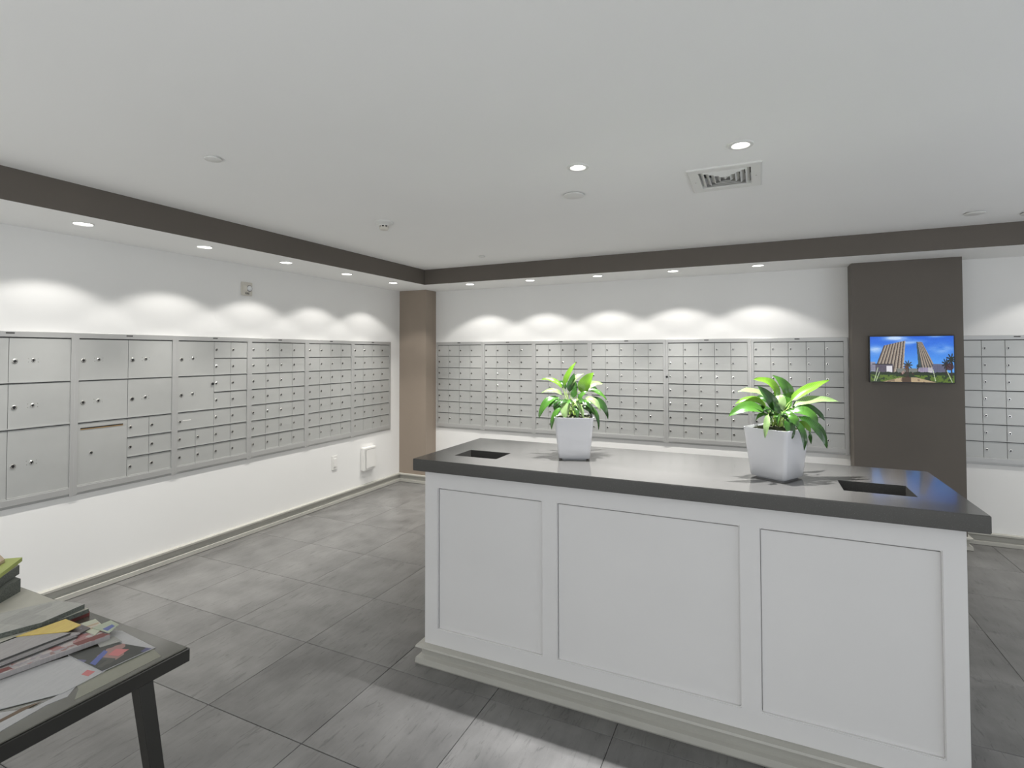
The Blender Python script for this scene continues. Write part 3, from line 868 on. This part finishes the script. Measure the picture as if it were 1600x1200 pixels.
s = empty('light_switch', (XL, 4.529, 0.456), math.radians(90))
tag(s, 'small white switch plate low on the left wall below the mailboxes', 'switch')
box('plate', (-0.042, 0.042, -0.007, 0, -0.078, 0.078), WPLAST, s, 0.003, 2)
box('rocker', (-0.020, 0.020, -0.012, -0.007, -0.045, 0.045), WPLAST, s, 0.002)
s = empty('access_box', (XL, 5.068, 0.412), math.radians(90))
tag(s, 'white square surface-mounted access box low on the left wall near the corner column', 'electrical box')
box('housing', (-0.110, 0.110, -0.055, 0, -0.135, 0.135), WPLAST, s, 0.006, 2)
box('cover', (-0.086, 0.086, -0.062, -0.055, -0.112, 0.112), WPLAST, s, 0.004, 2)

# ------------------------------------------------------------------ ceiling fixtures
def spot(parent, loc, power, ang, blend, col=(1.0, 0.955, 0.89), size=0.02):
    d = bpy.data.lights.new('lamp', 'SPOT'); d.energy = power; d.spot_size = math.radians(ang); d.spot_blend = blend
    d.color = col; d.shadow_soft_size = size
    o = bpy.data.objects.new('lamp', d); COL.objects.link(o); o.parent = parent; o.location = loc
    return o
def downlight(x, y, z, kind, label, group, k_=1.0):
    t = empty('recessed_downlight', (x, y, z)); tag(t, label, 'ceiling light', group)
    R_ = 0.056 if kind == 's' else 0.059
    ri = 0.050 if kind == 's' else 0.0405
    bm = bmesh.new()
    lathe(bm, [(R_, 0.0), (R_, -0.003), (R_-0.003, -0.006), (ri+0.002, -0.006), (ri, -0.002)], 32)
    finish(bm, 'trim_ring', VENTW, t, smooth=True)
    dep = -0.0015 if kind == 's' else 0.014
    r3 = ri-0.0005 if kind == 's' else 0.0355
    bm = bmesh.new()
    lathe(bm, [(ri, -0.002), (r3, dep)], 32)
    finish(bm, 'reflector', REFL, t, smooth=True)
    bm = bmesh.new(); rg = lathe(bm, [(r3, dep), (0.001, dep)], 32); cap(bm, rg[-1])
    finish(bm, 'lens', LENS, t)
    if kind == 's': spot(t, (0, 0, -0.010), SPOT_W*k_, SPOT_A, 0.26, (1.0, 0.975, 0.94)); spot(t, (0, 0, -0.011), BEAM_W*k_, 80, 1.0, (1.0, 0.97, 0.925))
    else:
        spot(t, (0, 0, -0.010), CEIL_W, 125, 0.6, (1.0, 0.98, 0.96), 0.018)
        spot(t, (0, 0, -0.011), CBEAM_W, 54, 0.8, (0.99, 0.985, 1.0), 0.016)
    return t
SPOT_A = 115
ordl = ['nearest the camera', 'second from the camera', 'in the middle of the row', 'second from the corner', 'nearest the corner column']
for (x, y), o_ in zip(SL, ordl):
    downlight(x, y, ZS, 's', 'round lit downlight in the left soffit, '+o_, 'left soffit downlights', 1.12)
ordb = ['nearest the corner column', 'second from the corner column', 'in the middle of the row', 'second from the taupe pillar', 'nearest the taupe pillar']
for (x, y), o_ in zip(SB, ordb):
    downlight(x, y, ZS, 's', 'round lit downlight in the rear soffit, '+o_, 'rear soffit downlights', 1.45)
for k, (x, y) in enumerate(SBX):
    downlight(x, y, ZS, 's', ['left soffit downlight next before the visible row', 'left soffit downlight nearest the front wall', 'rear soffit downlight just right of the taupe pillar', 'rear soffit downlight farthest right of the taupe pillar'][k], 'soffit downlights beyond the frame')
for k, (x, y) in enumerate(DL):
    lab = ['round lit ceiling downlight directly over the left potted plant', 'round lit ceiling downlight over the right potted plant, in front of the air vent'][k] if k < 2 else 'round ceiling downlight outside the frame'
    downlight(x, y, ZC, 'c', lab, 'main ceiling downlights' if k < 2 else 'ceiling downlights beyond the frame')

v = empty('air_vent', ((VX0+VX1)/2, (VY0+VY1)/2, ZC)); tag(v, 'square white louvred air vent in the ceiling behind the downlights', 'vent')
hx, hy = (VX1-VX0)/2, (VY1-VY0)/2
bm = bmesh.new()
def sqring(bm, a, b, za, zb, mi=0):
    A = [bm.verts.new((sx*a[0], sy*a[1], za)) for sx, sy in ((-1,-1),(1,-1),(1,1),(-1,1))]
    B = [bm.verts.new((sx*b[0], sy*b[1], zb)) for sx, sy in ((-1,-1),(1,-1),(1,1),(-1,1))]
    for k in range(4): bm.faces.new([A[k], A[(k+1)%4], B[(k+1)%4], B[k]])
    return A, B
sqring(bm, (hx, hy), (hx, hy), 0, -0.008); sqring(bm, (hx, hy), (hx-.008, hy-.008), -0.008, -0.011)
sqring(bm, (hx-.008, hy-.008), (hx-.056, hy-.056), -0.011, -0.009); sqring(bm, (hx-.056, hy-.056), (hx-.056, hy-.056), -0.009, 0.02)
bmesh.ops.remove_doubles(bm, verts=bm.verts, dist=1e-5)
finish(bm, 'frame', VENTW, v)
for k in range(4):
    a = hx-.062-k*.027; b = hy-.062-k*.029
    bm = bmesh.new()
    sqring(bm, (a, b), (a-.021, b-.021), 0.012, -0.009); sqring(bm, (a-.021, b-.021), (a-.022, b-.022), -0.009, -0.008); sqring(bm, (a-.022, b-.022), (a-.001, b-.001), -0.008, 0.013)
    bmesh.ops.remove_doubles(bm, verts=bm.verts, dist=1e-5)
    finish(bm, 'louvre', VENTW, v)
bm = bmesh.new(); a = hx-.062-4*.027; b = hy-.062-4*.029
A, B = sqring(bm, (a, b), (a-.020, b-.020), 0.012, -0.006); bm.faces.new(B)
finish(bm, 'centre_cone', VENTW, v)
bm = bmesh.new()
bx(bm, -hx+.052, hx-.052, -hy+.052, hy-.052, 0.06, 0.065)
finish(bm, 'duct_backing', GAP, v)
for sx in (-1, 1):
    bm = bmesh.new(); rr = lathe(bm, [(0.004, -0.0095), (0.004, -0.0125)], 8); cap(bm, rr[-1])
    finish(bm, 'screw', NICKEL, v, (sx*(hx-.03), 0, 0))

def disc_cover(x, y, r, label, name='sprinkler_cover'):
    bm = bmesh.new()
    rg = lathe(bm, [(r*0.80, 0.0), (r*0.80, -0.006), (r, -0.006), (r, -0.010), (r-0.003, -0.0115), (0.002, -0.0125)], 32); cap(bm, rg[-1])
    o = finish(bm, name, VENTW, None, (x, y, ZC), smooth=True); tag(o, label, 'ceiling cover', 'round covers on the ceiling')
disc_cover(-2.514, 1.783, 0.040, 'round white cover plate on the ceiling at the left, nearest the taupe soffit edge')
disc_cover(-1.048, 3.172, 0.066, 'round white cover plate on the ceiling behind the left downlight')
disc_cover(-2.571, 4.783, 0.036, 'tiny round white sprinkler cover on the ceiling near the rear soffit, left of centre')
disc_cover(1.41, 4.811, 0.060, 'round white sprinkler cover on the ceiling above the wall screen')
disc_cover(1.79, 4.97, 0.075, 'round white cover at the right edge of the ceiling, beside the rear soffit')

d_ = empty('smoke_detector', (-2.576, 3.222, ZC)); tag(d_, 'white smoke detector with dark slots hanging from the ceiling at the left', 'smoke detector')
bm = bmesh.new(); rg = lathe(bm, [(0.070, 0.0), (0.070, -0.006), (0.062, -0.014), (0.040, -0.022), (0.036, -0.030)], 32); cap(bm, rg[-1])
finish(bm, 'base_plate', VENTW, d_, smooth=True)
bm = bmesh.new(); rg = lathe(bm, [(0.033, -0.030), (0.033, -0.040)], 24); cap(bm, rg[-1])
finish(bm, 'sensor_slot', BLACK, d_)
for k in range(8):
    a = 2*math.pi*k/8
    bm = bmesh.new(); bx(bm, -0.005, 0.005, -0.002, 0.003, -0.041, -0.029)
    finish(bm, 'slot_rib', CREAM, d_, (0.034*math.cos(a), 0.034*math.sin(a), 0)).rotation_euler = (0, 0, a+math.pi/2)
bm = bmesh.new(); rg = lathe(bm, [(0.034, -0.040), (0.037, -0.042), (0.036, -0.052), (0.028, -0.060), (0.004, -0.063)], 24); cap(bm, rg[-1])
finish(bm, 'sensor_cap', CREAM, d_, smooth=True)

# ------------------------------------------------------------------ side table
TX0, TX1, TY0, TY1 = -3.15, -1.630, 0.57, 1.098
tb = empty('side_table', ((TX0+TX1)/2, (TY0+TY1)/2, 0)); tag(tb, 'dark metal side table with a glass top covered in mail at the lower left', 'table')
tx, ty = (TX0+TX1)/2, (TY0+TY1)/2
bm = bmesh.new()
slab(bm, TX0-tx, TX1-tx, TY0-ty, TY1-ty, 0.706, 0.747, [(TX0-tx+.03, TX1-tx-.03, TY0-ty+.03, TY1-ty-.03)])
finish(bm, 'table_frame', TABLE, tb, bevel=0.002)
box('glass_top', (TX0-tx+.006, TX1-tx-.006, TY0-ty+.006, TY1-ty-.006, 0.747, 0.7515), TGLASS, tb, 0.001)
for sx in (-1, 1):
    for sy in (-1, 1):
        bm = bmesh.new()
        tc_ = Vector((sx*((TX1-TX0)/2-.024), sy*((TY1-TY0)/2-0.130 if sy > 0 else (TY1-TY0)/2-0.04), 0.708))
        bc_ = tc_ + Vector((sx*0.070, sy*0.062, -0.708))
        hw2 = 0.021
        vs = []
        for c_, h_ in ((tc_, hw2), (bc_, hw2*.8)):
            vs.append([bm.verts.new(c_+Vector(q)*h_) for q in ((-1,-1,0),(1,-1,0),(1,1,0),(-1,1,0))])
        for k in range(4): bm.faces.new([vs[0][k], vs[0][(k+1)%4], vs[1][(k+1)%4], vs[1][k]])
        bm.faces.new(vs[0]); bm.faces.new(vs[1][::-1])
        finish(bm, 'leg', TABLE, tb, bevel=0.002)

# printed matter on the table
def print_mat(name, paper, ink, dens, blocks=None):
    M = bpy.data.materials.new(name)
    t, n, l, b = nt(M)
    b.inputs['Roughness'].default_value = 0.45
    tc = n.new('ShaderNodeTexCoord')
    mp = n.new('ShaderNodeMapping'); mp.inputs['Rotation'].default_value = (0, 0, math.radians(72)); l.new(tc.outputs['Object'], mp.inputs['Vector'])
    br = n.new('ShaderNodeTexBrick'); br.inputs['Scale'].default_value = 60
    br.inputs['Color1'].default_value = (*paper, 1); br.inputs['Color2'].default_value = (*[p*(1-dens)+i*dens for p, i in zip(paper, ink)], 1)
    br.inputs['Mortar'].default_value = (*paper, 1); br.inputs['Mortar Size'].default_value = 0.03
    br.inputs['Brick Width'].default_value = 1.7; br.inputs['Row Height'].default_value = 0.35
    l.new(mp.outputs[0], br.inputs['Vector'])
    cur = br.outputs['Color']
    if blocks:
        vo = n.new('ShaderNodeTexVoronoi'); vo.distance = 'CHEBYCHEV'; vo.inputs['Scale'].default_value = blocks[0]
        l.new(mp.outputs[0], vo.inputs['Vector'])
        sp = n.new('ShaderNodeSeparateColor'); l.new(vo.outputs['Color'], sp.inputs[0])
        cr = n.new('ShaderNodeValToRGB'); cr.color_ramp.interpolation = 'CONSTANT'
        els = blocks[1]
        cr.color_ramp.elements[0].position = 0; cr.color_ramp.elements[0].color = (*els[0][1], 1)
        cr.color_ramp.elements[1].position = els[1][0]; cr.color_ramp.elements[1].color = (*els[1][1], 1)
        for p, c in els[2:]:
            e = cr.color_ramp.elements.new(p); e.color = (*c, 1)
        l.new(sp.outputs[0], cr.inputs['Fac'])
        mx = n.new('ShaderNodeMix'); mx.data_type = 'RGBA'; mx.inputs['Factor'].default_value = blocks[2]
        l.new(cur, mx.inputs['A']); l.new(cr.outputs[0], mx.inputs['B']); cur = mx.outputs['Result']
    l.new(cur, b.inputs['Base Color'])
    return M
PW = print_mat('white_letter', (0.43, 0.43, 0.43), (0.3, 0.3, 0.32), 0.25)
PN = print_mat('newsprint', (0.34, 0.34, 0.31), (0.14, 0.14, 0.13), 0.5, (9, [(0, (.40,.40,.37)), (.45, (.30,.30,.28)), (.8, (.40,.29,.28))], .5))
PG = print_mat('grey_pages', (0.33, 0.315, 0.31), (0.20, 0.18, 0.18), 0.3)
PH = print_mat('photo_cover', (0.06, 0.058, 0.05), (0.03, 0.03, 0.03), 0.4, (16, [(0, (.03,.035,.03)), (.45, (.07,.07,.06)), (.7, (.36,.20,.18)), (.82, (.10,.10,.22))], .8))
PR = print_mat('red_white_cover', (0.42, 0.40, 0.38), (0.25, 0.03, 0.04), 0.7, (40, [(0, (.45,.43,.42)), (.5, (.30,.29,.33)), (.7, (.30,.06,.06))], .6))
PY_ = print_mat('yellow_flyer', (0.62, 0.47, 0.10), (0.5, 0.3, 0.08), 0.4)
PF = print_mat('coloured_flyer', (0.45, 0.47, 0.36), (0.3, 0.2, 0.2), 0.5, (30, [(0, (.45,.47,.36)), (.55, (.5,.42,.36)), (.75, (.10,.14,.36)), (.88, (.45,.47,.40))], .8))
GREEN = mat('green_folder', (0.36, 0.42, 0.10), 0.5)
EDGE = mat('page_edges', (0.10, 0.11, 0.095), 0.6, var=.4, vscale=200)
REDE = mat('dark_red_edge', (0.16, 0.035, 0.03), 0.5)
BEIGE = mat('beige_paper', (0.44, 0.43, 0.37), 0.6, var=.04, vscale=10)
TANP = mat('tan_paper', (0.42, 0.33, 0.22), 0.6)
BROWN = mat('brown_print', (0.12, 0.075, 0.04), 0.5)
OLIVE = mat('olive_grey_sheet', (0.25, 0.25, 0.20), 0.5, var=.05, vscale=20)
SPINE = print_mat('spine_print', (0.27, 0.26, 0.28), (0.28, 0.09, 0.09), 0.6, (90, [(0, (.27,.26,.28)), (.5, (.36,.35,.34)), (.75, (.25,.12,.10))], .8))
DKE = mat('dark_edge', (0.06, 0.06, 0.055), 0.6)
PGREEN = mat('pale_green_paper', (0.36, 0.40, 0.30), 0.5)
PH2 = print_mat('dark_photo', (0.10, 0.09, 0.09), (0.05, 0.04, 0.06), 0.5, (34, [(0, (.12,.10,.10)), (.5, (.22,.20,.23)), (.75, (.08,.08,.14))], .7))
REDP = mat('red_print', (0.50, 0.16, 0.16), 0.5)
BLUEP = mat('blue_print', (0.09, 0.12, 0.34), 0.5)
def sheet(name, pts, z0, z1, M, E, label, cat, rise=0.0, dx=0, dy=0):
    cx = sum(p[0] for p in pts)/len(pts)+dx; cy = sum(p[1] for p in pts)/len(pts)+dy
    bm = bmesh.new()
    B = [bm.verts.new((p[0]+dx-cx, p[1]+dy-cy, 0)) for p in pts]
    Tt = [bm.verts.new((p[0]+dx-cx, p[1]+dy-cy, z1-z0)) for p in pts]
    bm.faces.new(B[::-1]).material_index = 1; bm.faces.new(Tt).material_index = 0
    for k in range(len(pts)):
        bm.faces.new([B[k], B[(k+1) % len(pts)], Tt[(k+1) % len(pts)], Tt[k]]).material_index = 1
    o = finish(bm, name, [M, E], None, (cx, cy, z0))
    if rise: o.rotation_euler = (0, rise, 0)
    tag(o, label, cat, 'mail and magazines on the side table'); return o
def patch(par, name, pts, z, M, label=None):
    o = par; cx, cy, cz = o.location
    bm = bmesh.new(); f = bm.faces.new([bm.verts.new((p[0]-cx, p[1]-cy, z-cz)) for p in pts])
    r_ = bmesh.ops.extrude_face_region(bm, geom=[f]); bmesh.ops.translate(bm, verts=[g for g in r_['geom'] if isinstance(g, bmesh.types.BMVert)], vec=(0, 0, 0.0004))
    q = finish(bm, name, M, o)
    if label: q['label'] = label
    return q
Z = 0.7515
lt = sheet('letter', [(-1.838,.640),(-1.716,.736),(-1.723,.837),(-1.690,.800),(-1.700,.76),(-1.676,.614),(-1.78,.60)], Z, Z+.0012, PW, PW, 'white letter half folded at the lower left edge of the side table', 'letter')
patch(lt, 'brown_picture', [(-1.735,.655),(-1.742,.725),(-1.728,.76),(-1.722,.65)], Z+.0012, BROWN, 'brown printed picture')
pg = sheet('newspaper', [(-1.80,.86),(-1.744,.99),(-1.716,1.038),(-1.655,1.024),(-1.657,.80),(-1.70,.83)], Z, Z+.0008, OLIVE, OLIVE, 'thin olive grey sheet lying along the right edge of the side table', 'newspaper')  # plain thin olive grey sheet
env = sheet('envelope', [(-1.99,1.035),(-1.92,1.060),(-1.718,1.045),(-1.722,1.000),(-1.95,.98)], Z+.0008, Z+.0022, PW, PW, 'white envelope next to the corner of the side table', 'envelope')
wl = sheet('letter', [(-1.978,.722),(-1.904,.909),(-1.723,.906),(-1.716,.80),(-1.81,.662)], Z+.0012, Z+.003, PW, PW, 'large white letter sheet with a small red mark', 'letter')
patch(wl, 'red_mark', [(-1.765,.868),(-1.775,.888),(-1.745,.893),(-1.738,.872)], Z+.003, REDP, 'small red printed mark')
mg = sheet('magazine', [(-1.914,.905),(-1.859,1.006),(-1.716,1.033),(-1.724,.900)], Z+.003, Z+.0055, PH, PW, 'glossy magazine with a dark photo cover near the table corner', 'magazine')
patch(mg, 'cover_photo', [(-1.80,.955),(-1.815,.985),(-1.775,1.0),(-1.765,.965)], Z+.0055, REDP, 'reddish figure in the cover photo')
patch(mg, 'title_band', [(-1.80,.907),(-1.84,.965),(-1.82,.965),(-1.775,.908)], Z+.0055, BLUEP, 'blue title band')
g1 = sheet('magazine', [(-2.13,.74),(-2.02,1.01),(-1.893,1.01),(-1.946,.731)], Z+.0055, Z+.020, PR, PG, 'thick magazine with a red and white printed edge strip in the middle of the pile', 'magazine')
patch(g1, 'spine_strip', [(-1.952,.735),(-1.897,1.006),(-1.915,1.006),(-1.976,.735)], Z+.020, SPINE, 'grey spine strip with small coloured print')
patch(g1, 'red_band', [(-1.912,.93),(-1.897,1.006),(-1.925,1.006),(-1.940,.93)], Z+.0204, REDE, 'dark red band')
patch(g1, 'red_band', [(-1.954,.735),(-1.943,.785),(-1.966,.785),(-1.978,.735)], Z+.0204, REDE, 'dark red band')
sheet('magazine', [(-2.09,.735),(-2.10,.91),(-1.965,.955),(-1.982,.70)], Z+.0208, Z+.026, PG, DKE, 'grey magazine lying on the red-banded one', 'magazine')
sheet('magazine', [(-2.10,.733),(-2.092,.925),(-1.972,.965),(-1.990,.705)], Z+.026, Z+.030, PG, PG, 'second grey magazine from the top beside the yellow flyer', 'magazine')
sheet('magazine', [(-2.11,.73),(-2.105,.90),(-1.985,.945),(-2.000,.700)], Z+.030, Z+.036, PG, DKE, 'topmost grey magazine on the red-banded one', 'magazine')
sheet('postcard', [(-1.925,.985),(-1.90,1.025),(-1.845,1.018),(-1.868,.968)], Z+.0055, Z+.0068, PN, PN, 'small dull postcard beneath the end of the red-banded magazine', 'postcard')
# the taller pile at the far left
g2 = sheet('catalogue', [(-2.42,.80),(-2.33,1.06),(-2.14,1.075),(-2.13,.80)], Z+.0006, Z+.018, BEIGE, REDE, 'dark red edged catalogue at the bottom of the left pile', 'catalogue')
sheet('catalogue', [(-2.40,.80),(-2.30,1.05),(-2.125,1.065),(-2.125,.78)], Z+.018, Z+.032, BEIGE, EDGE, 'dark green edged catalogue below the newspaper', 'catalogue')
sheet('newspaper', [(-2.37,.80),(-2.26,1.033),(-2.139,1.059),(-2.119,.93),(-2.18,.77)], Z+.032, Z+.048, PN, EDGE, 'folded grey newspaper on top of the left pile', 'newspaper')
sheet('flyer', [(-2.112,.86),(-2.100,.985),(-2.01,.985),(-2.00,.945)], Z+.036, Z+.038, PY_, PY_, 'yellow flyer sticking out behind the grey magazines', 'flyer')
fl1 = sheet('flyer', [(-2.06,.985),(-2.045,1.045),(-1.96,1.028),(-1.930,.985)], Z+.020, Z+.0225, PF, PF, 'pale striped flyer under the end of the yellow flyer', 'flyer')
patch(fl1, 'stripe', [(-2.02,.99),(-2.01,1.035),(-2.0,1.033),(-2.01,.99)], Z+.0225, TANP, 'tan stripe')
patch(fl1, 'stripe', [(-1.995,.99),(-1.985,1.03),(-1.975,1.028),(-1.985,.99)], Z+.0225, TANP, 'tan stripe')
fl2 = sheet('flyer', [(-1.985,1.005),(-1.985,1.06),(-1.93,1.055),(-1.900,1.01)], Z+.0225, Z+.024, PGREEN, PGREEN, 'pale green flyer with a blue square near the far table edge', 'flyer')
patch(fl2, 'blue_square', [(-1.945,1.015),(-1.950,1.045),(-1.930,1.043),(-1.918,1.015)], Z+.024, BLUEP, 'blue printed square')
sheet('magazine', [(-2.08,.955),(-2.06,1.0),(-1.985,1.0),(-1.975,.955)], Z+.0225, Z+.026, PH2, DKE, 'dark photo leaflet between the yellow flyer and the striped flyer', 'leaflet')
sheet('paper_sheet', [(-2.777,1.00),(-2.793,1.09),(-2.347,1.088),(-2.289,.951),(-2.40,.80),(-2.70,.83)], Z, Z+.0006, BEIGE, BEIGE, 'large beige sheet under the left pile at the far table edge', 'paper')
g3 = sheet('catalogue', [(-2.80,.90),(-2.80,1.06),(-2.60,1.07),(-2.50,.92),(-2.52,.86)], Z+.0006, Z+.050, EDGE, EDGE, 'dark thick catalogue under the green folder', 'catalogue')
sheet('newspaper', [(-2.84,.88),(-2.82,1.07),(-2.66,1.09),(-2.51,.93),(-2.50,.85)], Z+.050, Z+.085, PG, EDGE, 'thick grey bundle directly under the green folder', 'newspaper')
sheet('folder', [(-2.80,.90),(-2.78,1.05),(-2.70,1.115),(-2.535,.965),(-2.46,.865)], Z+.085, Z+.100, GREEN, GREEN, 'green folder on the pile at the left edge of the table', 'folder')
sheet('notepad', [(-2.81,1.00),(-2.771,1.074),(-2.70,1.06),(-2.66,1.02),(-2.70,.96)], Z+.100, Z+.112, TANP, TANP, 'small tan notepad on the green folder', 'notepad')
